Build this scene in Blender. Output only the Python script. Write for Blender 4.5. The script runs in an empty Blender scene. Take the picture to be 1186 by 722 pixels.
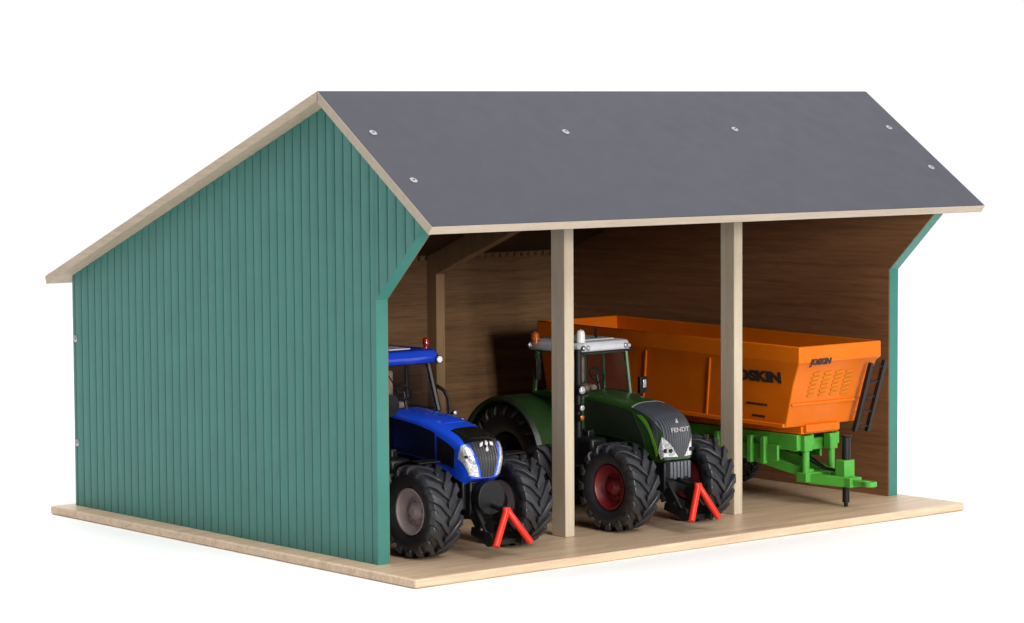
import bpy, math, random
from mathutils import Vector, Matrix
random.seed(4)
S = 0.0077                      # metres per modelling unit (the toys are 1:32)
sc = bpy.context.scene
col = sc.collection
PI = math.pi

# ------------------------------------------------------------------ materials
def new_mat(name):
    m = bpy.data.materials.new(name); m.use_nodes = True
    nt = m.node_tree; b = nt.nodes['Principled BSDF']
    return m, nt, b

def coords(nt, scale):
    tc = nt.nodes.new('ShaderNodeTexCoord'); mp = nt.nodes.new('ShaderNodeMapping')
    mp.inputs['Scale'].default_value = tuple(c / S for c in scale)
    nt.links.new(tc.outputs['Object'], mp.inputs['Vector'])
    return mp.outputs['Vector']

def noise(nt, vec, scale, detail=3, rough=.55, dist=0.):
    n = nt.nodes.new('ShaderNodeTexNoise')
    n.inputs['Scale'].default_value = scale; n.inputs['Detail'].default_value = detail
    n.inputs['Roughness'].default_value = rough; n.inputs['Distortion'].default_value = dist
    nt.links.new(vec, n.inputs['Vector'])
    return n.outputs['Fac']

def ramp(nt, fac, stops):
    r = nt.nodes.new('ShaderNodeValToRGB')
    while len(r.color_ramp.elements) < len(stops): r.color_ramp.elements.new(.5)
    for e, (p, c) in zip(r.color_ramp.elements, stops):
        e.position = p; e.color = (*c, 1)
    nt.links.new(fac, r.inputs['Fac'])
    return r.outputs['Color']

def bump(nt, b, fac, dist, strength=.5):
    n = nt.nodes.new('ShaderNodeBump'); n.inputs['Strength'].default_value = strength
    n.inputs['Distance'].default_value = dist * S
    nt.links.new(fac, n.inputs['Height']); nt.links.new(n.outputs['Normal'], b.inputs['Normal'])

def mul(c, k): return tuple(x * k for x in c)

def plain(name, c, rough=.45, metal=0., var=.12, vs=.9, bmp=0., spec=.5, coat=0.):
    m, nt, b = new_mat(name)
    v = coords(nt, (1, 1, 1))
    f = noise(nt, v, vs, 4)
    col_ = ramp(nt, f, [(.3, mul(c, 1 - var)), (.7, mul(c, 1 + var))])
    nt.links.new(col_, b.inputs['Base Color'])
    b.inputs['Metallic'].default_value = metal
    b.inputs['Specular IOR Level'].default_value = spec
    b.inputs['Coat Weight'].default_value = coat
    rr = nt.nodes.new('ShaderNodeMapRange')
    rr.inputs['To Min'].default_value = max(0, rough - .07); rr.inputs['To Max'].default_value = rough + .07
    f2 = noise(nt, v, vs * 5, 3); nt.links.new(f2, rr.inputs['Value']); nt.links.new(rr.outputs['Result'], b.inputs['Roughness'])
    if bmp: bump(nt, b, noise(nt, v, 22, 2), .02, bmp)
    return m

def wood(name, c1, c2, stretch, rough=.55, ring=1.0, spec=.3):
    """grain runs along the axis whose stretch entry is smallest"""
    m, nt, b = new_mat(name)
    v = coords(nt, stretch)
    f1 = noise(nt, v, 1.3 * ring, 4, .6, .6)
    f2 = noise(nt, v, 6.0, 5, .75)
    mx = nt.nodes.new('ShaderNodeMath'); mx.operation = 'MULTIPLY_ADD'
    nt.links.new(f2, mx.inputs[0]); mx.inputs[1].default_value = .55; 
    m2 = nt.nodes.new('ShaderNodeMath'); m2.operation = 'MULTIPLY'; nt.links.new(f1, m2.inputs[0]); m2.inputs[1].default_value = .5
    nt.links.new(m2.outputs[0], mx.inputs[2])
    cc = ramp(nt, mx.outputs[0], [(.36, c2), (.5, tuple((a + d) / 2 for a, d in zip(c1, c2))), (.66, c1)])
    nt.links.new(cc, b.inputs['Base Color'])
    b.inputs['Roughness'].default_value = rough; b.inputs['Specular IOR Level'].default_value = spec
    bump(nt, b, mx.outputs[0], .05, .3)
    return m

M = {}
M['green_paint'] = plain('teal_green_paint', (.034, .178, .150), .5, var=.07, vs=.35, bmp=.25)
M['roof'] = plain('grey_roof_laminate', (.038, .038, .056), .42, var=.04, vs=.15, spec=.18)
M['edge'] = wood('plywood_edge', (.47, .40, .32), (.36, .30, .23), (.12, 2.2, 2.2))
M['edge_y'] = wood('plywood_edge_deep', (.55, .45, .35), (.40, .31, .22), (2.2, .12, 2.2))
M['base'] = wood('base_plywood', (.70, .52, .36), (.40, .275, .175), (.07, 1.1, 1.1), .36, spec=.5)
M['post'] = wood('post_pine', (.56, .49, .38), (.43, .355, .26), (2.0, 2.0, .07))
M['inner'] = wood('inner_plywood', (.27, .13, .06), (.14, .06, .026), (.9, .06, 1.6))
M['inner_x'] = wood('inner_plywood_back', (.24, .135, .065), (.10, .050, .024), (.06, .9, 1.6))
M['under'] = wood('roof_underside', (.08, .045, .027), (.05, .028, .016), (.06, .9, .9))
M['stud'] = wood('stud_pine', (.40, .27, .155), (.29, .18, .10), (2.0, 2.0, .07))
M['screw'] = plain('screw_steel', (.36, .36, .38), .4, 1., .3)
M['rubber'] = plain('tyre_rubber', (.019, .020, .025), .40, var=.25, vs=3, spec=.55)
M['blue'] = plain('blue_gloss', (.010, .080, .78), .18, var=.05, coat=.5)
M['blue_roof_shaded'] = plain('shaded_blue_roof', (.007, .045, .50), .2, var=.05, coat=.3)  # hood blue darkened: shade on the cab roof put into the colour
M['navy'] = plain('dark_side_panel', (.006, .009, .03), .3, var=.1)
M['black'] = plain('black_plastic', (.006, .006, .007), .42, var=.2, vs=3, spec=.35)
M['grey_rim'] = plain('grey_rim', (.36, .30, .31), .4, var=.08)
M['red_rim'] = plain('red_rim', (.17, .008, .012), .4, var=.1)
M['red'] = plain('red_gloss', (.60, .022, .006), .35, var=.05, spec=.35)
M['tgreen'] = plain('tractor_green', (.017, .056, .009), .3, var=.08, coat=.2)
M['tdark'] = plain('hood_mesh_green', (.012, .022, .010), .45, var=.2, vs=4)
M['grey_nose'] = plain('graphite_nose', (.042, .048, .062), .4, var=.06)
M['light_grey'] = plain('cab_roof_grey', (.60, .62, .68), .35, var=.05)
M['black_gloss'] = plain('black_gloss', (.006, .007, .006), .12, var=.1, coat=.4)
M['white'] = plain('white_plastic', (.8, .8, .8), .3, var=.03)
M['orange'] = plain('orange_body', (.66, .142, .002), .42, var=.06, vs=.4, spec=.25)
M['orange_emboss'] = plain('orange_relief', (.50, .17, .008), .42, var=.08, vs=2, spec=.25)
M['lime'] = plain('lime_green_frame', (.07, .36, .04), .4, var=.08)
M['ink'] = plain('black_print', (.02, .018, .016), .5, var=.1)
M['silver'] = plain('silver_print', (.75, .75, .77), .3, .6, .05)
M['beige'] = plain('seat_beige', (.42, .35, .28), .6)

def lens(name, c, rough=.08):
    m, nt, b = new_mat(name)
    f = noise(nt, coords(nt, (1, 1, 1)), 7, 2)
    nt.links.new(ramp(nt, f, [(.38, mul(c, .45)), (.62, mul(c, .85))]), b.inputs['Base Color'])
    b.inputs['Roughness'].default_value = rough; b.inputs['Metallic'].default_value = .35; b.inputs['Coat Weight'].default_value = 1.
    return m
M['lens'] = lens('clear_lens', (.85, .86, .88))
M['amber'] = lens('amber_lens', (.85, .25, .03))
M['redlens'] = lens('red_lens', (.75, .03, .02))
M['orangelens'] = lens('orange_lens', (.95, .22, .04))

def glass(name, tint, gl=.12):
    m = bpy.data.materials.new(name); m.use_nodes = True; nt = m.node_tree
    nt.nodes.remove(nt.nodes['Principled BSDF']); out = nt.nodes['Material Output']
    t = nt.nodes.new('ShaderNodeBsdfTransparent'); t.inputs[0].default_value = (*tint, 1)
    g = nt.nodes.new('ShaderNodeBsdfGlossy'); g.inputs['Roughness'].default_value = .02
    mx = nt.nodes.new('ShaderNodeMixShader')
    mx.inputs[0].default_value = .05
    nt.links.new(t.outputs[0], mx.inputs[1]); nt.links.new(g.outputs[0], mx.inputs[2])
    nt.links.new(mx.outputs[0], out.inputs['Surface'])
    return m
M['glass'] = glass('cab_glass', (.90, .88, .87))

# grille: vertical ribs in the object's own x axis
def ribbed(name, c, pitch, rough=.4, depth=.08):
    m, nt, b = new_mat(name)
    v = coords(nt, (1, 1, 1))
    w = nt.nodes.new('ShaderNodeTexWave'); w.bands_direction = 'X'; w.inputs['Scale'].default_value = .314 / pitch
    nt.links.new(v, w.inputs['Vector'])
    nt.links.new(ramp(nt, w.outputs['Fac'], [(.25, mul(c, .35)), (.6, mul(c, 1.1))]), b.inputs['Base Color'])
    b.inputs['Roughness'].default_value = rough
    bump(nt, b, w.outputs['Fac'], depth, .8)
    return m
M['nose_ribs'] = ribbed('graphite_ribbed_grille', (.055, .062, .078), .2)
M['black_ribs'] = ribbed('black_ribbed_grille', (.03, .03, .035), .24, .3)

# ------------------------------------------------------------------ mesh builder
class MB:
    def __init__(s): s.v = []; s.f = []
    def add(s, vs, fs):
        n = len(s.v); s.v += [tuple(p) for p in vs]; s.f += [tuple(i + n for i in f) for f in fs]; return s
    def box(s, x0, x1, y0, y1, z0, z1):
        vs = [(x, y, z) for x in (x0, x1) for y in (y0, y1) for z in (z0, z1)]
        return s.add(vs, [(0, 1, 3, 2), (4, 6, 7, 5), (0, 4, 5, 1), (2, 3, 7, 6), (0, 2, 6, 4), (1, 5, 7, 3)])
    def prism(s, poly, x0, x1):                       # poly of (y, z), extruded along x
        n = len(poly)
        vs = [(x0, y, z) for y, z in poly] + [(x1, y, z) for y, z in poly]
        fs = [tuple(range(n)), tuple(range(2 * n - 1, n - 1, -1))] + [(i, i + n, (i + 1) % n + n, (i + 1) % n) for i in range(n)]
        return s.add(vs, fs)
    def hexa(s, a, b):                                # two quads of 4 points each, joined
        return s.add(list(a) + list(b), [(3, 2, 1, 0), (4, 5, 6, 7)] + [(i, (i + 1) % 4, (i + 1) % 4 + 4, i + 4) for i in range(4)])
    def loft(s, rings, cap=True, closed=True):
        n = len(rings[0]); vs = [p for r in rings for p in r]; fs = []
        for j in range(len(rings) - 1):
            for i in range(n if closed else n - 1):
                k = (i + 1) % n
                fs.append((j * n + i, j * n + k, (j + 1) * n + k, (j + 1) * n + i))
        if cap: fs += [tuple(range(n - 1, -1, -1)), tuple(range((len(rings) - 1) * n, len(rings) * n))]
        return s.add(vs, fs)
    def tube(s, pts, r, n=10):
        pts = [Vector(p) for p in pts]; rs = r if isinstance(r, (list, tuple)) else [r] * len(pts); rings = []
        up = None
        for i, p in enumerate(pts):
            d = (pts[min(i + 1, len(pts) - 1)] - pts[max(i - 1, 0)]).normalized()
            if up is None:
                up = Vector((0, 0, 1)) if abs(d.z) < .9 else Vector((0, 1, 0))
            a = d.cross(up).normalized(); b_ = a.cross(d).normalized(); up = b_
            rings.append([p + a * rs[i] * math.cos(2 * PI * k / n) + b_ * rs[i] * math.sin(2 * PI * k / n) for k in range(n)])
        return s.loft(rings)
    def bar(s, p, q, w, h):                           # rectangular bar
        p = Vector(p); q = Vector(q); d = (q - p).normalized()
        up = Vector((0, 0, 1)) if abs(d.z) < .95 else Vector((0, 1, 0))
        a = d.cross(up).normalized() * w / 2; b_ = a.cross(d).normalized() * h / 2
        f = lambda c: [c - a - b_, c + a - b_, c + a + b_, c - a + b_]
        return s.hexa(f(p), f(q))
    def lathe(s, prof, n=40, c=(0, 0, 0), axis='x', cap=True):  # prof of (position, radius) about an axis
        rings = []
        for t, r in prof:
            ring = []
            for k in range(n):
                a = 2 * PI * k / n; u, w = r * math.cos(a), r * math.sin(a)
                p = (t, u, w) if axis == 'x' else (u, t, w) if axis == 'y' else (u, w, t)
                ring.append((p[0] + c[0], p[1] + c[1], p[2] + c[2]))
            rings.append(ring)
        return s.loft(rings, cap=cap)
    def ball(s, c, r, n=10, sx=1, sy=1, sz=1):
        prof = [(-math.cos(PI * i / n), max(.001, math.sin(PI * i / n))) for i in range(n + 1)]
        rings = [[(c[0] + r * sx * w * math.cos(2 * PI * k / 14), c[1] + r * sy * w * math.sin(2 * PI * k / 14), c[2] + r * sz * t) for k in range(14)] for t, w in prof]
        return s.loft(rings)
    def build(s, name, mat, parent=None, bevel=0., smooth=35, seg=2):
        me = bpy.data.meshes.new(name)
        me.from_pydata([(x * S, y * S, z * S) for x, y, z in s.v], [], s.f)
        me.materials.append(mat); me.validate()
        import bmesh
        bm = bmesh.new(); bm.from_mesh(me); bmesh.ops.recalc_face_normals(bm, faces=bm.faces); bm.to_mesh(me); bm.free()
        if smooth:
            me.polygons.foreach_set('use_smooth', [True] * len(me.polygons)); me.set_sharp_from_angle(angle=math.radians(smooth))
        o = bpy.data.objects.new(name, me); col.objects.link(o); o.parent = parent
        if bevel:
            md = o.modifiers.new('bevel', 'BEVEL'); md.width = bevel * S; md.segments = seg; md.limit_method = 'ANGLE'; md.angle_limit = math.radians(40)
            md.harden_normals = False
        return o

def thing(name, label, cat, loc=(0, 0, 0), rz=0.):
    o = bpy.data.objects.new(name, None); col.objects.link(o)
    o.location = [c * S for c in loc]; o.rotation_euler.z = rz; o.empty_display_size = .01
    o['label'] = label; o['category'] = cat
    return o
def part(name, parent, loc=(0, 0, 0)):
    o = bpy.data.objects.new(name, None); col.objects.link(o); o.parent = parent
    o.location = [c * S for c in loc]; o.empty_display_size = .005
    return o
def dup(o, parent, loc=None, scale=None, rot=None):
    c = o.copy(); col.objects.link(c); c.parent = parent
    if loc is not None: c.location = [q * S for q in loc]
    if scale is not None: c.scale = scale
    if rot is not None: c.rotation_euler = rot
    for ch in list(o.children):
        d = ch.copy(); col.objects.link(d); d.parent = c
    return c

def lettering(txt, cap, o, ax, ay, mat, parent, name='lettering', off=0., shear=0., stretch=1., align='CENTER', depth=.03):
    """flat letters of cap height `cap`; o = centre point, ax = writing direction, ay = up direction"""
    cu = bpy.data.curves.new(name, 'FONT'); cu.body = txt; cu.size = cap / .7; cu.align_x = align; cu.align_y = 'CENTER'
    cu.extrude = depth; cu.offset = off; cu.shear = shear; cu.resolution_u = 3
    t = bpy.data.objects.new(name, cu); col.objects.link(t)
    dg = bpy.context.evaluated_depsgraph_get(); me = bpy.data.meshes.new_from_object(t.evaluated_get(dg))
    bpy.data.objects.remove(t)
    ax = Vector(ax).normalized(); ay = Vector(ay).normalized(); az = ax.cross(ay)
    for v in me.vertices:
        v.co = (Vector(o) + ax * v.co.x * stretch + ay * v.co.y + az * v.co.z) * S
    me.materials.clear(); me.materials.append(mat)
    ob = bpy.data.objects.new(name, me); col.objects.link(ob); ob.parent = parent
    return ob

# ------------------------------------------------------------------ the shed
W, T, NH = 50.0, 1.0, 17.42
RY, RZ = 4.56, 31.03                       # ridge
EY, EZ = -7.52, 22.43                      # front eave (top)
BY, BZ = 39.87, 17.39                      # rear eave (top)
RT = .62
kf = (RZ - EZ) / (RY - EY); kb = (RZ - BZ) / (BY - RY)
cf = RT * math.sqrt(1 + kf * kf); cb = RT * math.sqrt(1 + kb * kb)
def under(y): return (RZ - cf + kf * (y - RY) if y < RY else RZ - cb - kb * (y - RY)) - .01

barn = thing('toy_shed', 'open fronted wooden toy farm shed with teal green sides and grey roof', 'toy shed')

b = MB(); b.box(-1.7, 50.75, -6.13, 38.9, -.6, 0.)
bp = b.build('base_plate', M['base'], barn, bevel=.12)

NY = -5.74                                  # where the notch line meets the roof
def side_wall(x_out, x_in, name='side_wall'):
    """vertical grooves on the outer face, plain inner face; x_out side carries the grooves"""
    sgn = 1 if x_in > x_out else -1
    ys = []
    pitch = .95; y = -5.74
    prof = [(.0, .0), (.10, .01), (.155, .10), (.21, .01), (.32, -.012), (.55, -.03), (.80, -.012)]
    k = 0
    pts = []
    y = .47 - 7 * pitch
    while y < 38.1:
        for dy, dd in prof:
            yy = y + dy
            if NY + .06 < yy < 38.05: pts.append((yy, dd))
        y += pitch
    pts.append((NY, 0.)); pts.append((38.1, .06)); pts.append((0., .0)); pts.append((-.001, 0.0)); pts.append((RY, 0))
    pts = sorted([p for p in pts if not (0.1 < p[0] < .4)])
    if sgn < 0: pts = [(y, 0. if y < .5 else d) for y, d in pts]
    out = MB(); nv = []
    for y, d in pts:
        bot = 0. if y >= 0 else NH - .963 * y
        top = under(y); xo = x_out + sgn * d
        nv.append((y, bot, top, xo))
    vs = []; fs = []
    for y, bo, to, xo in nv: vs += [(xo, y, bo), (xo, y, to), (x_in, y, to), (x_in, y, bo)]
    for i in range(len(nv) - 1):
        a, c = 4 * i, 4 * i + 4
        fs += [(a, a + 1, c + 1, c), (a + 2, a + 3, c + 3, c + 2), (a + 1, a + 2, c + 2, c + 1), (a, c, c + 3, a + 3)]
    e = len(nv) * 4 - 4
    fs += [(0, 3, 2, 1), (e, e + 1, e + 2, e + 3)]
    out.add(vs, fs)
    o = out.build(name, M['green_paint'], barn, smooth=30)
    return o
lw = side_wall(0., T - .06)
rw = side_wall(W, W - T + .06)
# bare plywood lining inside each side wall
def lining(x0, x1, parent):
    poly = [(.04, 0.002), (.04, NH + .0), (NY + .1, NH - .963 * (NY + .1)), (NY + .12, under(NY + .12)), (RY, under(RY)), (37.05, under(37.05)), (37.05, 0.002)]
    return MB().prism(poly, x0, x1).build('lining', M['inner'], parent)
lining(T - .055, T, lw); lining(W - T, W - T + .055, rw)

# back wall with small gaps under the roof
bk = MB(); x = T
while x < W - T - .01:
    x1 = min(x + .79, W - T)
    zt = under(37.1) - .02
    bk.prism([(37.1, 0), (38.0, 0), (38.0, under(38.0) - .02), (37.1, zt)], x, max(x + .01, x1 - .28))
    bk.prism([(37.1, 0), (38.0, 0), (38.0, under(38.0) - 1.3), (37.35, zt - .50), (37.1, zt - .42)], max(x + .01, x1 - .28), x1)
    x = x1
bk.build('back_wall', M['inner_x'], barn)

# roof: two boards mitred at the ridge; dark laminate skin on plywood
RL, RR = -1.25, 51.25
nf = Vector((0, -kf, 1)).normalized(); nb = Vector((0, kb, 1)).normalized()
g = .05
fr_ = MB().prism([(RY - g, RZ - g * kf - .03), (EY, EZ - .03), (EY - nf.y * RT, EZ - nf.z * RT), (RY - g, RZ - cf - g * kf)], RL, RR)
rf = fr_.build('roof_panel', M['edge'], barn)
MB().prism([(RY - g, RZ - g * kf), (EY + .03, EZ + .03 * kf), (EY + .03, EZ + .03 * kf - .028), (RY - g, RZ - g * kf - .028)], RL + .05, RR - .05).build('roof_skin', M['roof'], rf)
rb = MB().prism([(RY + g, RZ - g * kb - .03), (RY + g, RZ - cb - g * kb), (BY - nb.y * RT, BZ - nb.z * RT), (BY, BZ - .03)], RL, RR).build('roof_panel', M['edge_y'], barn)
MB().prism([(RY + g, RZ - g * kb), (RY + g, RZ - g * kb - .028), (BY - .03, BZ + .03 * kb - .028), (BY - .03, BZ + .03 * kb)], RL + .05, RR - .05).build('roof_skin', M['roof'], rb)
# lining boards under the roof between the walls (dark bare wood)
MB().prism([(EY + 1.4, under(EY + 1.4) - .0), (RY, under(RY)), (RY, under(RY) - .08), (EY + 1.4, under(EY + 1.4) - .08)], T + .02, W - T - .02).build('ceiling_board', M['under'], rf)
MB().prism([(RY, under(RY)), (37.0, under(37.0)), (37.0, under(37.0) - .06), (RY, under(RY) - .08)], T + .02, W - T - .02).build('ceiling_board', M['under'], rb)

# screws
def screw_mesh():
    m = MB(); n = 18
    m.lathe([(-.05, .27), (.015, .27), (.04, .22), (.045, .09), (-.02, .07), (-.02, .001)], n, axis='z')
    return m
s0 = screw_mesh().build('screw', M['screw'], rf)
def place_screw(o, p, nrm, parent):
    o.parent = parent; o.location = [c * S for c in p]
    o.rotation_euler = Vector(nrm).to_track_quat('Z', 'Y').to_euler()
first = True
for x, y in [(.42, .68), (.42, -3.57), (16.9, .56), (33.2, .62), (49.6, .61), (49.7, -3.58)]:
    o = s0 if first else s0.copy()
    if not first: col.objects.link(o)
    first = False
    place_screw(o, (x, y, RZ + kf * (y - RY) + .012), nf, rf)
for wall, xx, nx in ((lw, -.0, -1), (rw, W, 1)):
    for z in (12.7, 4.8):
        o = s0.copy(); col.objects.link(o); place_screw(o, (xx + nx * .02, 37.6, z), (nx, 0, 0), wall)

# posts and rafters
for x in (16.93, 33.3):
    py = .8
    poly = [(py, .001), (py + 1.45, .001), (py + 1.45, under(py + 1.45) - .10), (py, under(py) - .10)]
    MB().prism(poly, x, x + .85).build('post', M['post'], barn, bevel=.05)
for x in (16.93, 33.3):
    def u2(y): return under(y) - .10
    poly = [(35.9, .001), (37.08, .001), (37.08, u2(37.08)), (RY, u2(RY)), (2.27, u2(2.27)), (2.27, u2(2.27) - 2.4), (RY, u2(RY) - 2.), (35.9, u2(35.9) - 1.9)]
    MB().prism(poly, x + .02, x + .92).build('rafter', M['stud'], barn, bevel=.03)

# ------------------------------------------------------------------ wheels
def tyre_mesh(R, w, rim, lugs, lug_h, twist, lw_=.34):
    m = MB()
    rb_ = R - lug_h
    hw = w / 2
    prof = [(-hw * .72, rim), (-hw * .90, rim + .06 * R), (-hw * 1.0, (rim + rb_) / 2), (-hw * .97, rb_ * .91), (-hw * .84, rb_ * .975), (-hw * .5, rb_ * .995), (0, rb_),
            (hw * .5, rb_ * .995), (hw * .84, rb_ * .975), (hw * .97, rb_ * .91), (hw * 1.0, (rim + rb_) / 2), (hw * .90, rim + .06 * R), (hw * .72, rim)]
    m.lathe(prof, 64, cap=False)
    for side in (-1, 1):
        for k in range(lugs):
            a0 = 2 * PI * (k + (.5 if side > 0 else 0)) / lugs
            secs = []
            for u, ang, rt, wd in ((-.06, -.0, 1.0, .8), (.25, .30, 1.0, .9), (.6, .72, .995, 1.0), (.93, 1.0, .965, 1.25), (1.02, 1.06, .90, 1.2), (1.03, 1.08, .82, .9)):
                th = a0 + ang * twist
                x = side * u * hw
                if u < .9: ro, ri = R * rt, rb_ * .97
                else: ro, ri = R * rt, R * rt - lug_h * 1.3
                xo = x + (side * .06 * w / 2.4 if u > .9 else 0); xi = x if u < .9 else x - side * .25
                h = lw_ * wd / 2 / R
                # along-wheel offsets, leaning with the lug
                P_ = lambda xx, r, t: (xx, -r * math.cos(t), r * math.sin(t))
                secs.append([P_(xi, ri, th - h * 1.25), P_(xo, ro, th - h), P_(xo, ro, th + h), P_(xi, ri, th + h * 1.25)])
            m.loft(secs)
    return m
def make_wheel(parent, loc, R, w, rim, lugs, lug_h, twist, rimmat, holes=0, hub=.3, dish=.45):
    wh = part('wheel', parent, loc)
    tyre_mesh(R, w, rim, lugs, lug_h, twist, .165 * R).build('tyre', M['rubber'], wh, bevel=.035, smooth=40, seg=1)
    hw = w / 2 * .80
    r = MB()
    r.lathe([(hw, rim * .9), (-hw * .7, rim * .9), (-hw * .98, rim * .98), (-hw * 1.04, rim * 1.0), (-hw * 1.04, rim * .92), (-hw * .85, rim * .86),
             (-hw * .85 + dish, rim * .62), (-hw * .85 + dish * .9, rim * .42), (-hw * .85 + dish * .3, rim * .32), (-hw * .85 + dish * .2, rim * .26), (-hw * .85 - .02, rim * .2), (-hw * .85 - .05, .02)], 40)
    for k in range(8):
        a = 2 * PI * k / 8
        r.lathe([(-hw * .85 + dish * .95, .07), (-hw * .85 + dish * .55, .07), (-hw * .85 + dish * .5, .02)], 6, (0, rim * .5 * math.cos(a), rim * .5 * math.sin(a)))
    r.build('rim', rimmat, wh)
    return wh

# ------------------------------------------------------------------ hoods as parametric surfaces
def catmull(p, t):
    n = len(p) - 1; i = min(int(t), n - 1); f = t - i
    a, b_, c, d = p[max(i - 1, 0)], p[i], p[i + 1], p[min(i + 2, n)]
    return tuple(.5 * ((2 * B) + (C_ - A) * f + (2 * A - 5 * B + 4 * C_ - D) * f * f + (-A + 3 * B - 3 * C_ + D) * f ** 3) for A, B, C_, D in zip(a, b_, c, d))
class Hood:
    """stations: (y, z, halfwidth, shoulder_drop, y_side_bottom, z_side_bottom, halfwidth_bottom)"""
    def __init__(s, st): s.st = st; s.n = len(st) - 1
    def pt(s, u, t):
        y, z, hw, dr, yb, zb, hb = catmull(s.st, u)
        y2, z2 = catmull(s.st, min(u + .05, s.n))[:2]; y1, z1 = catmull(s.st, max(u - .05, 0))[:2]
        dy, dz = y2 - y1, z2 - z1; L = math.hypot(dy, dz) or 1; ny, nz = dz / L * -1, dy / L   # path normal
        if nz * 1 + (-ny) * .3 < 0: ny, nz = -ny, -nz
        a = abs(t); sg = 1 if t >= 0 else -1
        if a <= .6:
            q = a / .6; e = q ** 3.2
            return Vector((sg * hw * (q * 1.02 - .02 * q ** 6), y - ny * dr * e, z - nz * dr * e))
        q = (a - .6) / .4
        sy, sz = y - ny * dr, z - nz * dr
        return Vector((sg * (hw * (1 - q) + hb * q + .05 * math.sin(PI * q)), sy * (1 - q) + yb * q, sz * (1 - q) + zb * q))
    def nrm(s, u, t):
        e = .02
        a = s.pt(min(u + e, s.n), t) - s.pt(max(u - e, 0), t); b_ = s.pt(u, min(t + e, 1)) - s.pt(u, max(t - e, -1))
        n = b_.cross(a)
        if n.length < 1e-9: n = Vector((0, -1, 0))
        n.normalize()
        c = s.pt(u, t) - Vector((0, s.st[s.n // 2][0] + 2, 5.5))
        return n if n.dot(c) > 0 else -n
    def shell(s, us=36, ts=32):
        m = MB(); rings = []
        for i in range(us + 1):
            u = s.n * i / us
            rings.append([s.pt(u, -1 + 2 * j / ts) for j in range(ts + 1)])
        m.loft(rings, cap=True, closed=True); return m
    def patch(s, m, corners, off=.035, nu=14, nt=10):
        """corners (u,t) of a quad on the surface, in order; slab of thickness off*2"""
        (a, b_, c, d) = corners; outer = []; inner = []
        for i in range(nu + 1):
            p = i / nu; ro = []; ri = []
            for j in range(nt + 1):
                q = j / nt
                u = (a[0] * (1 - q) + b_[0] * q) * (1 - p) + (d[0] * (1 - q) + c[0] * q) * p
                t = (a[1] * (1 - q) + b_[1] * q) * (1 - p) + (d[1] * (1 - q) + c[1] * q) * p
                P_ = s.pt(u, t); N = s.nrm(u, t)
                ro.append(P_ + N * off); ri.append(P_ - N * off)
            outer.append(ro); inner.append(ri)
        W_ = nt + 1; vs = [p for r in outer for p in r] + [p for r in inner for p in r]; K = len(outer) * W_; fs = []
        for i in range(nu):
            for j in range(nt):
                q = (i * W_ + j, i * W_ + j + 1, (i + 1) * W_ + j + 1, (i + 1) * W_ + j)
                fs.append(q); fs.append(tuple(x + K for x in reversed(q)))
        for i in range(nu):
            for j in (0, nt):
                fs.append((i * W_ + j, (i + 1) * W_ + j, (i + 1) * W_ + j + K, i * W_ + j + K))
        for j in range(nt):
            for i in (0, nu):
                fs.append((i * W_ + j, i * W_ + j + 1, i * W_ + j + 1 + K, i * W_ + j + K))
        m.add(vs, fs); return m

def lamp(parent, p, r, mat, d=.25, name='work_light', stem=None):
    hs = MB(); hs.lathe([(d, r * .6), (d * .3, r), (-d * .3, r), (-d * .3, r * .85), (-.02, r * .8)], 16, p, 'y')
    if stem: hs.tube([(p[0], p[1] + d, p[2]), stem], .08, 8)
    o = hs.build(name, M['black'], parent)
    MB().ball((p[0], p[1] - d * .3, p[2]), r * .82, 8, 1, .5, 1).build('lens', mat, o)
    return o

def seat_and_wheel(parent, x, y, z):
    s = MB(); s.box(x - .9, x + .9, y + 1.8, y + 3.3, z + .7, z + 1.2); s.box(x - .85, x + .85, y + 3.1, y + 3.6, z + 1.2, z + 3.3)
    s.build('seat', M['beige'], parent, bevel=.2)
    w_ = MB(); pts = []
    cz, cy = z + 2.0, y + .9
    for k in range(21):
        a = 2 * PI * k / 20; pts.append((x + .62 * math.cos(a), cy + .35 * math.sin(a) , cz + .5 * math.sin(a)))
    w_.tube(pts, .07, 6); w_.tube([(x, cy, cz), (x, cy - .6, z - .2)], .12, 8); w_.bar((x - .6, cy, cz), (x + .6, cy, cz), .06, .1)
    w_.build('steering_wheel', M['black'], parent)

def linkage(parent, y_apex, z_apex, y_foot, z_foot, hf, y_body):
    f = MB()
    A = Vector((0, y_apex, z_apex)); L_ = Vector((-hf, y_foot, z_foot)); R__ = Vector((hf, y_foot, z_foot))
    path = [L_, L_.lerp(A, .5), L_.lerp(A, .92), A + Vector((-.10, 0, .0)), A + Vector((.10, 0, .0)), R__.lerp(A, .92), R__.lerp(A, .5), R__]
    f.tube(path, .24, 12)
    f.build('hitch_triangle', M['red'], parent, smooth=60)
    l = MB()
    for sx in (-1, 1):                                                    # lower arms and their plates
        l.bar((sx * 1.0, y_body, 1.7), (sx * (hf - .35), y_foot + .3, z_foot + .1), .28, .55)
        l.lathe([(-.16, .5), (.16, .5)], 16, (sx * (hf - .30), y_foot + 1.0, z_foot + .35))
        l.bar((sx * .9, y_body, 3.4), (sx * (hf - .25), y_foot + 1.2, z_foot + .6), .16, .22)
        l.bar((sx * .95, y_body - .1, 2.9), (sx * .95, y_body - .9, 2.0), .25, .9)
    l.box(-1.1, 1.1, y_foot + .9, y_foot + 1.3, z_foot - .1, z_foot + .25)
    l.tube([(0, y_body - .1, 3.5), (0, y_apex + .35, z_apex - .1)], .16, 10)
    l.box(-.22, .22, y_apex + .1, y_apex + .5, z_apex - .45, z_apex + .2)
    l.build('lower_linkage', M['black'], parent, bevel=.04)

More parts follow.
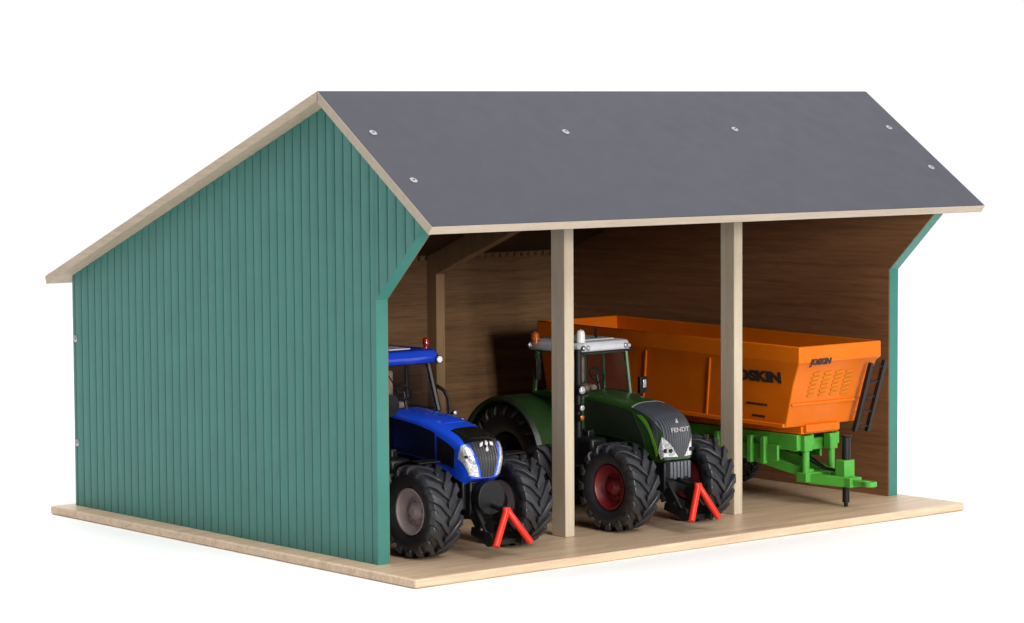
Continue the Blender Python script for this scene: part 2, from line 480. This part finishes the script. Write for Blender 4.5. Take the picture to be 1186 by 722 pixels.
# ------------------------------------------------------------------ blue tractor
bt = thing('toy_tractor', 'bright blue toy tractor with grey wheels beside the green wall', 'toy tractor', (8.1, .75, 0))
H = Hood([  # y relative to the front axle
    (6.6, 9.25, 1.75, .25, 6.6, 6.3, 1.7), (4.4, 9.08, 1.75, .25, 4.4, 6.3, 1.7), (2.6, 8.90, 1.74, .28, 2.6, 6.15, 1.7), (.7, 8.52, 1.72, .32, .9, 5.75, 1.66),
    (-.8, 8.12, 1.66, .36, .0, 5.45, 1.58), (-1.65, 7.62, 1.66, .34, -.5, 5.2, 1.52), (-2.12, 6.9, 1.60, .34, -.9, 5.0, 1.42), (-2.28, 6.1, 1.46, .34, -1.15, 4.85, 1.28), (-2.2, 5.2, 1.22, .30, -1.3, 4.72, 1.05)])
H.shell().build('hood', M['blue'], bt, smooth=50)
for sg in (-1, 1):
    m = MB(); H.patch(m, [(0.05, sg * .635), (2.75, sg * .645), (2.8, sg * .98), (0.05, sg * .98)], .03); m.build('side_panel', M['navy'], bt)
    m = MB(); H.patch(m, [(2.88, sg * .665), (4.35, sg * .70), (4.75, sg * .90), (2.93, sg * .94)], .03); m.build('side_grille', M['black'], bt)
m = MB(); H.patch(m, [(3.35, -.44), (3.35, .44), (5.0, .50), (5.0, -.50)], .03, 16, 16)
m.build('hood_window', M['black_gloss'], bt)
m = MB(); H.patch(m, [(5.03, -.42), (5.03, .42), (7.9, .24), (7.9, -.24)], .03, 20, 16)
gr = m.build('front_grille', M['black_ribs'], bt)
m = MB()
e = H.pt(5.7, 0)                                                       # small silver leaf emblem
for dx, dz, ang in ((-.45, .08, .6), (.0, .12, -.3), (.42, .08, -.8), (.05, -.3, .1)):
    c = Vector((dx, e.y - .06, e.z + .25 + dz)); a = Vector((math.sin(ang), 0, math.cos(ang))); s_ = Vector((math.cos(ang), 0, -math.sin(ang)))
    P1, P2 = c + a * .24, c - a * .20
    yv = Vector((0, .05, 0))
    m.hexa([P1 - yv, c + s_ * .13 - yv, P2 - yv, c - s_ * .13 - yv], [P1 + yv, c + s_ * .13 + yv, P2 + yv, c - s_ * .13 + yv])
m.build('emblem', M['silver'], gr)
for sg in (-1, 1):
    m = MB(); H.patch(m, [(5.0, sg * .50), (5.1, sg * .75), (7.7, sg * .64), (7.85, sg * .32)], .045, 16, 8)
    hl = m.build('headlight', M['lens'], bt)
    m = MB(); H.patch(m, [(6.0, sg * .56), (6.0, sg * .62), (6.3, sg * .60), (6.3, sg * .54)], .07, 3, 3); m.build('bulb_mark', M['black'], hl)
m = MB(); H.patch(m, [(1.9, -.25), (1.9, .25), (2.7, .28), (2.7, -.28)], .03); m.build('hood_scoop', M['blue'], bt, bevel=.02)
# chassis
m = MB(); m.box(-1.35, 1.35, -1.2, 13.5, 3.0, 5.4); m.box(-1.1, 1.1, -1.7, -.9, 2.4, 5.0); m.box(-1.5, 1.5, 1.6, 6.5, 4.6, 6.7); m.box(-2.2, 2.2, 5.5, 12.5, 4.0, 6.6)
m.build('chassis', M['black'], bt, bevel=.12)
m = MB(); m.tube([(-3.6, 0, 3.05), (3.6, 0, 3.05)], .5, 12); m.box(-1.2, 1.2, -.7, .7, 2.3, 4.0)
for sg in (-1, 1): m.lathe([(-.4, .9), (.4, .75)], 20, (sg * 2.6, 0, 3.15)); m.tube([(sg * 1.2, .9, 2.9), (sg * 3., .7, 2.9)], .18, 8)
m.build('front_axle', M['black'], bt, bevel=.05)
m = MB(); m.lathe([(-.9, 1.15), (-.2, 1.15), (.0, .9)], 26, (0, -1.75, 3.9), 'y'); m.box(-.12, .12, -2.4, -1.7, 3.0, 5.0)
m.build('front_weight', M['black'], bt, bevel=.05)
linkage(bt, -4.2, 3.25, -4.85, 1.0, 1.5, -1.8)
w1 = make_wheel(bt, (-3.9, 0, 3.15), 3.15, 2.4, 1.58, 16, .27, .42, M['grey_rim'], dish=.35)
dup(w1, bt, (3.9, 0, 3.15), (-1, 1, 1))
w2 = make_wheel(bt, (-4.0, 14.0, 4.2), 4.2, 2.9, 2.3, 21, .34, .40, M['grey_rim'], dish=.6)
dup(w2, bt, (4.0, 14.0, 4.2), (-1, 1, 1))
# mudguards over the front tyres: thin black arcs
for sg in (-1, 1):
    m = MB(); ring = []
    for k in range(9):
        a = math.radians(78 + k * 8); r = 3.28
        y, z = -r * math.cos(a), 3.15 + r * math.sin(a)
        ring.append([(sg * 2.8, y, z), (sg * 4.6, y, z), (sg * 4.6, y, z + .06), (sg * 2.8, y, z + .06)])
    m.loft(ring)
    m.build('front_mudguard', M['black'], bt)
# rear fenders
def fender(parent, x0, x1, yc, zc, r, a0, a1, mat, trim=None, inner=True):
    m = MB(); ring = []
    for k in range(17):
        a = math.radians(a0 + (a1 - a0) * k / 16); y, z = yc - r * math.cos(a), zc + r * math.sin(a); y2, z2 = yc - (r + .2) * math.cos(a), zc + (r + .2) * math.sin(a)
        ring.append([(x0, y, z), (x1, y, z), (x1, y2, z2), (x0, y2, z2)])
    m.loft(ring); o = m.build('rear_fender', mat, parent)
    if trim is not None:
        t = MB(); ring = []; sg = -1 if x0 < x1 else 1
        for k in range(17):
            a = math.radians(a0 + (a1 - a0) * k / 16); ca, sa = math.cos(a), math.sin(a)
            ring.append([(x0 + sg * .35, yc - (r - .12) * ca, zc + (r - .1) * sa), (x0, yc - (r - .1) * ca, zc + (r - .1) * sa), (x0, yc - (r + .215) * ca, zc + (r + .215) * sa), (x0 + sg * .35, yc - (r + .06) * ca, zc + (r + .06) * sa)])
        t.loft(ring); t.build('fender_trim', trim, o)
    return o
fender(bt, -4.9, -2.5, 14, 4.2, 4.5, 15, 150, M['blue'], M['black']); fender(bt, 4.9, 2.5, 14, 4.2, 4.5, 15, 150, M['blue'], M['black'])
# cab
def cab(parent, hw, yfb, yft, yrb, yrt, zb, zt, pill, pr, roofmat, rz0, rz1, rhw, ryf, ryr, pillarmats=None):
    c = part('cab', parent)
    FBL, FBR, FTL, FTR = (-hw, yfb, zb), (hw, yfb, zb), (-hw * .93, yft, zt), (hw * .93, yft, zt)
    RBL, RBR, RTL, RTR = (-hw, yrb, zb), (hw, yrb, zb), (-hw * .93, yrt, zt), (hw * .93, yrt, zt)
    fm = MB()
    for a, d in ((FBL, FTL), (FBR, FTR), (RBL, RTL), (RBR, RTR), (FBL, RBL), (FBR, RBR), (FTL, FTR), (RTL, RTR), (FTL, RTL), (FTR, RTR), (RBL, RBR)):
        fm.tube([a, d], pr, 8)
    ym = (yfb + yrb) / 2 + .3; fm.tube([(-hw, ym, zb), (-hw * .93, ym, zt)], pr * .8, 8); fm.tube([(hw, ym, zb), (hw * .93, ym, zt)], pr * .8, 8)
    fm.build('cab_frame', pill, c)
    def pane(a, b_, c_, d_, name):
        a, b_, c_, d_ = map(Vector, (a, b_, c_, d_)); n = (b_ - a).cross(d_ - a).normalized() * .03
        MB().hexa([a + n, b_ + n, c_ + n, d_ + n], [a - n, b_ - n, c_ - n, d_ - n]).build(name, M['glass'], c, smooth=0)
    pane(FBL, FBR, FTR, FTL, 'windscreen'); pane(RBL, FBL, FTL, RTL, 'side_window'); pane(FBR, RBR, RTR, FTR, 'side_window'); pane(RBR, RBL, RTL, RTR, 'rear_window')
    r = MB()
    def rr(z, k, e=0): 
        w_, y0, y1 = rhw * k, ryf + (1 - k) * 2, ryr - (1 - k) * 2; q = .35
        return [(-w_ + q, y0, z + e), (w_ - q, y0, z + e), (w_, y0 + q, z), (w_, y1 - q, z), (w_ - q, y1, z), (-w_ + q, y1, z), (-w_, y1 - q, z), (-w_, y0 + q, z)]
    r.loft([rr(rz0, .95), rr(rz0 + .12, 1.), rr((rz0 + rz1) / 2 + .1, 1.), rr(rz1 - .08, .94), rr(rz1, .84)])
    ro = r.build('cab_roof', roofmat, c, smooth=60, bevel=.04)
    seat_and_wheel(c, 0, yfb, zb - .6)
    return c, ro
m = MB(); m.box(-2.3, 2.3, 6.4, 12.6, 6.4, 8.95); m.build('cab_body', M['black'], bt, bevel=.25)
c, ro = cab(bt, 2.35, 6.0, 7.0, 12.4, 12.2, 8.9, 12.3, M['black'], .21, M['blue_roof_shaded'], 12.25, 13.2, 2.75, 6.2, 12.9)
MB().box(-1.0, .9, 7.2, 9.4, 13.1, 13.27).build('roof_hatch', M['white'], ro, bevel=.08)
MB().tube([(-2.5, 6.35, 12.35), (2.5, 6.35, 12.35)], .09, 8).build('roof_trim', M['silver'], ro)
lamp(ro, (2.55, 6.15, 12.45), .30, M['white'], .22)
lamp(ro, (-2.45, 6.3, 12.5), .24, M['lens'], .22)
m = MB(); m.lathe([(12.9, .16), (13.1, .16), (13.1, .23), (13.45, .23), (13.6, .14), (13.62, .01)], 16, (2.75, 7.9, .25), 'z'); m.build('beacon', M['redlens'], bt)
m = MB(); m.tube([(1.6, 8.4, 12.35 - 3.4), (-.9, 7.4, 11.4)], .05, 6); m.build('wiper', M['black'], bt)
# exhaust and curved intake behind the hood
m = MB(); m.tube([(2.5, 6.4, 10.6), (2.75, 5.9, 10.3), (2.9, 5.6, 9.7), (2.9, 5.5, 9.0), (2.8, 5.5, 7.5)], .13, 10); m.build('exhaust', M['black'], bt)
m = MB(); m.lathe([(-.5, .75), (.4, .75), (.45, .55)], 22, (-2.2, 6.0, 9.6), 'y'); m.build('air_filter', M['black'], bt)
lamp(bt, (3.15, 5.2, 8.75), .2, M['lens'], .2, stem=(2.4, 6.4, 8.0)); lamp(bt, (3.35, 4.7, 8.25), .2, M['lens'], .2, stem=(2.4, 6.4, 7.6))
for x0, x1 in ((-3.4, -1.6), (1.6, 3.2)): MB().box(x0, x1, 4.0, 6.6, 4.3, 6.1).build('fuel_tank', M['black'], bt, bevel=.25)

# ------------------------------------------------------------------ green tractor
gt = thing('toy_tractor', 'dark green toy tractor with red rims parked between the two wooden posts', 'toy tractor', (25.65, .8, 0))
G = Hood([
    (6.2, 9.35, 1.62, .25, 6.2, 6.3, 1.6), (4.0, 9.20, 1.62, .25, 4.0, 6.3, 1.6), (2.2, 9.02, 1.62, .28, 2.2, 6.2, 1.6), (.8, 8.80, 1.60, .30, .9, 5.9, 1.58),
    (-.7, 8.42, 1.56, .34, -.2, 5.5, 1.5), (-1.6, 7.95, 1.50, .36, -.7, 5.1, 1.42), (-2.2, 7.2, 1.42, .36, -1.1, 4.9, 1.38), (-2.4, 6.2, 1.36, .34, -1.4, 4.8, 1.32), (-2.45, 5.0, 1.30, .3, -1.6, 4.75, 1.28)])
G.shell().build('hood', M['tgreen'], gt, smooth=50)
for sg in (-1, 1):
    m = MB(); G.patch(m, [(0.05, sg * .645), (3.0, sg * .645), (4.2, sg * .95), (0.05, sg * .98)], .03); m.build('side_grille', M['tdark'], gt)
m = MB(); G.patch(m, [(3.0, -.60), (3.0, .60), (5.0, .62), (5.0, -.62)], .035, 16, 20)
m.build('nose_cover', M['grey_nose'], gt)
m = MB(); G.patch(m, [(5.0, -.62), (5.0, .62), (7.25, .55), (7.25, -.55)], .035, 16, 20)
G.patch(m, [(7.25, -.40), (7.25, .40), (7.75, .10), (7.75, -.10)], .035, 6, 8)
for sg in (-1, 1): G.patch(m, [(4.1, sg * .64), (5.6, sg * .64), (6.3, sg * .80), (4.9, sg * .78)], .035)
gg = m.build('nose_grille', M['nose_ribs'], gt)
m = MB(); G.patch(m, [(2.93, -.60), (2.93, .60), (3.0, .60), (3.0, -.60)], .045, 2, 16); m.build('chrome_strip', M['silver'], gt)
for sg in (-1, 1):
    m = MB(); G.patch(m, [(6.55, sg * .60), (6.6, sg * .84), (7.72, sg * .80), (7.78, sg * .14)], .05, 12, 8); hl = m.build('headlight', M['lens'], gt)
    for uu in (.42, .58):
        pc = G.pt(7.45, sg * uu); MB().lathe([(-.1, .15), (0, .15)], 12, (pc.x, pc.y - .02, pc.z + .05), 'y').build('bulb_ring', M['black'], hl)
M['fender'] = plain('fender_dark_green', (.012, .036, .008), .4, var=.1)
M['trim'] = plain('bright_green_trim', (.10, .25, .015), .35)
for sg in (-1, 1):
    m = MB(); G.patch(m, [(3.3, sg * .655), (3.6, sg * .635), (6.7, sg * .86), (6.5, sg * .93)], .05, 14, 3); m.build('hood_stripe', M['trim'], gt)
e = G.pt(6.25, 0); up = (G.pt(6.0, 0) - G.pt(6.5, 0)).normalized()
lettering('FENDT', .32, e + Vector((.0, -.06, .1)), (1, 0, 0), up, M['silver'], gg, off=.006, stretch=1.25)
m = MB(); q = G.pt(5.6, 0) + Vector((0, -.06, .05))
m.add([q + Vector((-.2, 0, -.2)), q + Vector((.2, 0, -.2)), q + Vector((0, .08, .28)), q + Vector((-.2, .1, -.2)), q + Vector((.2, .1, -.2)), q + Vector((0, .18, .28))], [(0, 1, 2), (5, 4, 3), (0, 3, 4, 1), (1, 4, 5, 2), (2, 5, 3, 0)])
m.build('emblem', M['silver'], gg)
m = MB(); m.box(-1.35, 1.35, -1.0, 12., 3.0, 5.4); m.box(-1.1, 1.1, -1.9, -.9, 2.6, 4.8); m.box(-2.2, 2.2, 5.0, 11.0, 4.2, 6.6); m.box(-1.5, 1.5, 1.6, 6, 4.6, 6.6)
m.build('chassis', M['black'], gt, bevel=.1)
m = MB(); m.tube([(-3.3, 0, 3.05), (3.3, 0, 3.05)], .5, 12); m.box(-1.2, 1.2, -.7, .7, 2.3, 4.0)
for sg in (-1, 1): m.lathe([(-.4, .9), (.4, .75)], 20, (sg * 2.4, 0, 3.15)); m.tube([(sg * 1.2, -.9, 2.9), (sg * 2.8, -.7, 2.9)], .18, 8)
m.build('front_axle', M['black'], gt, bevel=.05)
m = MB()
for k in range(6): m.box(-1.0 + k * .34, -1.0 + k * .34 + .26, -2.45, -1.6, 3.7 - .1 * (k % 2), 4.85)
m.build('bumper_block', plain('dull_steel', (.10, .11, .13), .4, .3), gt, bevel=.06)
linkage(gt, -4.2, 3.3, -4.9, .95, 1.32, -1.9)
w3 = make_wheel(gt, (-3.7, 0, 3.15), 3.15, 2.4, 1.6, 16, .27, .42, M['red_rim'], dish=.4)
dup(w3, gt, (3.7, 0, 3.15), (-1, 1, 1))
w4 = make_wheel(gt, (-3.55, 11.4, 4.15), 4.15, 2.6, 1.9, 21, .34, .40, M['black'], dish=.7)  # red rear rims coloured black: wheel arch shade put into the colour
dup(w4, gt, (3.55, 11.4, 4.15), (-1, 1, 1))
fender(gt, -4.9, -2.3, 11.4, 4.15, 4.45, 18, 150, M['fender'], M['tdark']); fender(gt, 4.9, 2.3, 11.4, 4.15, 4.45, 18, 150, M['fender'], M['tdark'])
m = MB(); m.box(-2.3, 2.3, 6.0, 10.8, 6.3, 9.0); m.build('cab_body', M['tgreen'], gt, bevel=.25)
c, ro = cab(gt, 2.45, 5.6, 5.9, 10.6, 10.4, 8.95, 12.15, M['tgreen'], .19, M['light_grey'], 12.08, 12.95, 2.55, 5.4, 11.5)
m = MB(); m.lathe([(12.9, .33), (13.5, .33), (13.75, .25), (13.85, .05)], 18, (-2.1, 5.9 , 0), 'z'); m.build('roof_dome', M['white'], ro)
m = MB(); m.lathe([(12.6, .2), (12.9, .2), (12.9, .28), (13.35, .28), (13.5, .1)], 16, (-2.75, 10.2, 0), 'z'); m.build('beacon', M['orangelens'], ro)
m = MB(); m.tube([(.6, 7.2, 12.8), (.45, 7.2, 13.3), (.35, 7.0, 13.7)], .08, 8); m.tube([(.6, 7.2, 12.8), (.62, 7.1, 13.5)], .05, 8); m.build('antenna', M['black'], ro)
m = MB(); m.box(-1.6, 1.6, 6.4, 9.8, 12.9, 13.03); m.build('roof_hatch', M['light_grey'], ro, bevel=.05)
MB().box(-2.6, 2.6, 5.24, 5.36, 12.12, 12.26).build('visor', M['black'], ro, bevel=.03)
for x_ in (-2.2, -1.8, 1.85, 2.2): lamp(ro, (x_, 5.45, 12.5), .19, M['lens'], .2)
lamp(ro, (-2.95, 10.6, 12.5), .22, M['lens'], .2)
m = MB(); m.tube([(-3.0, 5.15, 6.6), (-3.0, 5.15, 12.5)], .27, 14); m.tube([(-3.0, 5.15, 6.6), (-3.0, 5.15, 5.2), (-2.0, 5.3, 5.0)], .3, 14); m.build('exhaust', M['black'], gt)
lamp(gt, (-3.15, 4.6, 9.6), .36, M['lens'], .25, stem=(-2.9, 5.2, 9.5)); lamp(gt, (-3.15, 4.6, 8.3), .27, M['lens'], .2, stem=(-2.9, 5.2, 8.35)); lamp(gt, (-3.15, 4.6, 7.6), .25, M['amber'], .2, stem=(-2.9, 5.2, 7.7))
m = MB(); m.box(3.1, 3.8, 5.2, 5.5, 8.9, 10.1); m.tube([(3.4, 5.4, 9.0), (2.4, 6.0, 8.9)], .08, 8); mi = m.build('side_mirror', M['black'], gt, bevel=.1)
MB().box(3.35, 3.65, 5.12, 5.2, 9.3, 9.9).build('lens', M['lens'], mi, bevel=.03)
m = MB(); m.tube([(-2.9, 9.2, 12.0), (-3.5, 9.0, 11.8), (-3.5, 9.0, 10.2)], .07, 8); m.box(-3.75, -3.3, 8.9, 9.15, 10.1, 11.6); m.build('side_mirror', M['black'], gt, bevel=.08)
for x0, x1 in ((-3.3, -1.7), (1.7, 3.3)): MB().box(x0, x1, 3.4, 6.6, 4.0, 6.2).build('fuel_tank', M['black'], gt, bevel=.25)

# ------------------------------------------------------------------ trailer
TX = 42.4
tr = thing('toy_trailer', 'long orange toy tipping trailer on a lime green frame by the right wall', 'toy trailer', (TX, 0, 0))
def lv(y): return .0125 * (y + 1)                                     # body sits slightly nose-down
def ring(x, y0, y1, z, i=0.): return [(-x + i, y0 + i, z + lv(y0)), (x - i, y0 + i, z + lv(y0)), (x - i, y1 - i, z + lv(y1)), (-x + i, y1 - i, z + lv(y1))]
bx = MB()
bx.loft([ring(3.75, .85, 28.0, 5.95), ring(4.05, -.25, 28.4, 9.2), ring(4.22, -.95, 28.5, 10.75), ring(4.40, -1.22, 28.6, 11.0), ring(4.40, -1.22, 28.6, 12.2),
         ring(4.40, -1.22, 28.6, 12.2, .28), ring(4.25, -.6, 28.4, 10.8, .28), ring(3.85, .9, 28.0, 6.3, .28)], cap=True)
body = bx.build('trailer_body', M['orange'], tr, bevel=.08)
m = MB()
def side_pt(y, z):                                                    # left outer face
    pts = [(5.95, 3.75), (9.2, 4.05), (10.75, 4.22), (11.0, 4.4), (12.3, 4.4)]
    for (z0, x0), (z1, x1) in zip(pts, pts[1:]):
        if z <= z1: return Vector((-(x0 + (x1 - x0) * (z - z0) / (z1 - z0)), y, z + lv(y)))
    return Vector((-4.4, y, z + lv(y)))
for y in (9.3, 16.5, 23.5):
    for s_ in (-1, 1):
        a, d = side_pt(y, 6.0), side_pt(y - .9, 10.7); a.x *= -s_ ; d.x *= -s_
        MB().bar(a, d, .18, .18).build('side_rib', M['orange'], body, bevel=.03)
m = MB()
for s_ in (-1, 1):
    m.bar((s_ * 3.85, .9, 6.15), (s_ * 3.85, 28, 6.15 + lv(27)), .25, .3)
m.box(-2.0, 2.0, .9, 26, 5.35, 5.95); m.box(-1.8, 1.8, .55, 1.3, 5.5, 6.1)
m.build('floor_beam', M['orange'], body, bevel=.06)
# embossed front panel: rows of short slats between two creases
fn = Vector((0, -3.25, 1.1)).normalized()                              # front face slopes back below z=9.2
def fp(x, z):                                                         # point on the front face
    if z > 10.75: return Vector((x, -1.22, z))
    if z > 9.2: return Vector((x, -.25 - .70 * (z - 9.2) / 1.55, z))
    return Vector((x, .85 - 1.10 * (z - 5.95) / 3.25, z))
m = MB()
for cx_ in (-1.95, -.75, .45, 1.6):
    for k in range(6):
        z = 8.35 + k * .33
        p, q = fp(cx_ - .38, z), fp(cx_ + .38, z + .12)
        m.bar(p, q, .20, .15)
m.build('embossed_slat', M['orange_emboss'], body, bevel=.03)
m = MB(); p, q = fp(-3.75, 7.75), fp(3.75, 7.75); m.bar(p, q, .26, .2)
m.build('crease', M['orange'], body, bevel=.03)
lettering('JOSKIN', .42, Vector((-2.2, -1.26, 11.0 - .02)), (1, 0, 0), (0, 0, 1), M['ink'], body, off=.03, shear=.35, stretch=1.1)
d = (side_pt(3, 10.3) - side_pt(3, 9.2)).normalized()
lettering('JOSKIN', .74, side_pt(3.45, 9.65) + Vector((-.03, 0, 0)), (0, -1, 0), d, M['ink'], body, off=.055, stretch=1.5)
m = MB()
for yy0, yy1, z in ((2.6, 4.8, 7.55), (2.9, 4.3, 6.65)):
    y = yy0
    while y < yy1:
        l = random.uniform(.12, .3); a = side_pt(y, z) + Vector((-.02, 0, 0)); c_ = side_pt(min(y + l, yy1), z) + Vector((-.02, 0, 0))
        m.bar(a, c_, .03, .17); y += l + .07
m.build('small_print', M['ink'], body)
# ladder
m = MB(); t0, t1, b0, b1 = Vector((2.95, -1.55, 10.6)), Vector((4.45, -1.55, 10.75)), Vector((2.95, .15, 5.3)), Vector((4.35, .15, 5.2))
m.bar(t0, b0, .3, .34); m.bar(t1, b1, .3, .34)
for k in range(5):
    f_ = .08 + k * .21; m.bar(t0.lerp(b0, f_), t1.lerp(b1, f_), .18, .16)
m.build('ladder', M['black'], body, bevel=.03)
# chassis
m = MB()
for s_ in (-1, 1):
    m.box(s_ * 1.9 - .25, s_ * 1.9 + .25, 1.2, 27, 4.1, 5.3); m.box(s_ * 2.3 - .12, s_ * 2.3 + .12, 3.0, 12, 3.2, 4.4)
    for yy in (4.2, 5.6, 7.4, 9.2): m.box(s_ * 2.45 - .2, s_ * 2.45 + .2, yy, yy + .45, 2.9, 5.0)
for yy in (1.6, 8, 14, 20, 26): m.box(-2, 2, yy, yy + .6, 4.0, 4.9)
m.bar((-1.9, 12.5, 4.3), (-1.0, .8, 2.3), .55, .75); m.bar((1.9, 12.5, 4.3), (1.0, .8, 2.3), .55, .75)
m.build('chassis', M['lime'], tr, bevel=.06)
m = MB()
for s_ in (-1, 1):
    x_ = s_ * 1.37
    m.box(x_ - .42, x_ + .42, .75, 1.45, 4.05, 5.25); m.tube([(x_, 1.05, 4.1), (x_, 1.05, 2.2)], .28, 14); m.box(x_ + .45, x_ + .75, .9, 1.6, 4.4, 5.3)
m.build('tipping_cylinder', M['lime'], tr, bevel=.05)
db = MB(); db.box(-1.85, 1.85, .55, 1.6, 1.75, 2.45); db.bar((-1.2, .8, 2.0), (-.35, -2.2, 1.95), .5, .75); db.bar((1.2, .8, 2.0), (.35, -2.2, 1.95), .5, .75)
db.box(-.62, .62, -2.8, -1.0, 1.58, 2.3); db.box(-.55, .55, -2.15, -1.2, 2.3, 3.55); db.box(-.35, .35, -3.9, -2.7, 1.75, 2.15)
db.lathe([(1.76, .25), (1.76, .52), (2.14, .52), (2.14, .25), (1.76, .25)], 20, (0, -4.2, 0), 'z')
db.build('drawbar', M['lime'], tr, bevel=.05)
m = MB(); m.lathe([(3.5, .33), (5.2, .33), (5.3, .42), (5.4, .42)], 14, (.15, -1.65, 0), 'z'); m.lathe([(0.0, .14), (.32, .17), (.34, .27), (1.6, .27)], 14, (.15, -1.65, 0), 'z')
m.build('jack_leg', M['black'], tr)
m = MB(); m.tube([(0, -1.0, 2.6), (-.3, .2, 2.75), (-.5, 2.5, 3.6)], .1, 8); m.tube([(.3, -1.0, 2.6), (.3, .6, 2.7), (.2, 2.5, 3.6)], .1, 8); m.build('hose', M['black'], tr)
for yy in (13.8, 20.0):
    m = MB(); m.tube([(-3.6, yy, 2.55), (3.6, yy, 2.55)], .35, 12); m.box(-2.3, -1.5, yy - 1.5, yy + 1.5, 2.6, 4.2); m.box(1.5, 2.3, yy - 1.5, yy + 1.5, 2.6, 4.2)
    m.build('axle', M['black'], tr, bevel=.05)
w5 = make_wheel(tr, (-3.55, 13.8, 2.55), 2.55, 1.9, 1.5, 22, .16, .3, M['grey_rim'], dish=.4)
dup(w5, tr, (3.55, 13.8, 2.55), (-1, 1, 1)); dup(w5, tr, (-3.55, 20.0, 2.55)); dup(w5, tr, (3.55, 20.0, 2.55), (-1, 1, 1))

# ------------------------------------------------------------------ ground, world, lights
m, nt, bs = new_mat('white_sweep')
bs.inputs['Base Color'].default_value = (.95, .95, .95, 1); bs.inputs['Roughness'].default_value = .7; bs.inputs['Specular IOR Level'].default_value = .1
R_ = 420
gm = MB(); gm.add([(-130, -62, -.62), (260, -62, -.62), (260, 215, -.62), (-130, 215, -.62)], [(0, 1, 2, 3)])
go = gm.build('ground', m); go['kind'] = 'structure'

# studio: white background beyond the shed, dim room behind the camera, front key soft box, added overhead and high front fills
wd = bpy.data.worlds.new('World'); sc.world = wd; wd.use_nodes = True
wn = wd.node_tree; bg = wn.nodes['Background']; bg.inputs['Strength'].default_value = 1.03
tc = wn.nodes.new('ShaderNodeTexCoord'); dt = wn.nodes.new('ShaderNodeVectorMath'); dt.operation = 'DOT_PRODUCT'
dt.inputs[1].default_value = (.35, .94, 0.)
wn.links.new(tc.outputs['Generated'], dt.inputs[0])
cr = wn.nodes.new('ShaderNodeValToRGB'); mr = wn.nodes.new('ShaderNodeMapRange'); mr.inputs['From Min'].default_value = -1
wn.links.new(dt.outputs['Value'], mr.inputs['Value']); wn.links.new(mr.outputs['Result'], cr.inputs['Fac'])
cr.color_ramp.elements[0].position = .35; cr.color_ramp.elements[0].color = (.07, .07, .08, 1)
cr.color_ramp.elements[1].position = .62; cr.color_ramp.elements[1].color = (1, 1, 1, 1)
wn.links.new(cr.outputs['Color'], bg.inputs['Color'])

def area(name, loc, target, size, energy, color=(1, 1, 1), sy=None):
    l = bpy.data.lights.new(name, 'AREA'); l.shape = 'RECTANGLE'; l.size = size * S; l.size_y = (sy or size) * S; l.energy = energy; l.color = color
    o = bpy.data.objects.new(name, l); col.objects.link(o); o.location = [c * S for c in loc]
    o.rotation_euler = (Vector(target) - Vector(loc)).to_track_quat('-Z', 'Y').to_euler()
    return o
c0 = Vector((25, 0, 8)); D = 230
az, el = math.radians(-9), math.radians(11)
kd = Vector((math.sin(az) * math.cos(el), -math.cos(az) * math.cos(el), math.sin(el)))
KEY = 20.5; TOP = 100.0; HIGH = 42.0
area('key_softbox', c0 + kd * D, c0, 36, KEY, (1, .95, .88))
area('added_overhead_fill', (110, 120, 330), (110, 120, 0), 700, TOP)  # added fill from above, keeps the ground white
az, el = math.radians(-8), math.radians(38)
kd = Vector((math.sin(az) * math.cos(el), -math.cos(az) * math.cos(el), math.sin(el)))
area('added_high_front_fill', c0 + kd * 330, c0, 170, HIGH, (1, .98, .95))  # added fill, brightens the front floor behind the eave

# ------------------------------------------------------------------ camera (solved from the photograph)
cam = bpy.data.cameras.new('camera'); co = bpy.data.objects.new('camera', cam); col.objects.link(co)
R3 = Matrix(((0.767763, -0.640709, -0.005723), (0.049829, 0.050801, 0.997465), (-0.638794, -0.766101, 0.070929))).transposed()
co.matrix_world = Matrix.Translation(Vector((-109.5462, -145.1983, 29.5342)) * S) @ R3.to_4x4()
cam.sensor_width = 36; cam.lens = 98.3721; cam.clip_start = .01; cam.clip_end = 100
sc.camera = co
sc.view_settings.view_transform = 'Standard'; sc.view_settings.look = 'None'; sc.view_settings.exposure = 0; sc.view_settings.gamma = 1
sc.render.resolution_x, sc.render.resolution_y = 1024, 623
sc.cycles.max_bounces = 8; sc.cycles.diffuse_bounces = 5; sc.cycles.transparent_max_bounces = 16
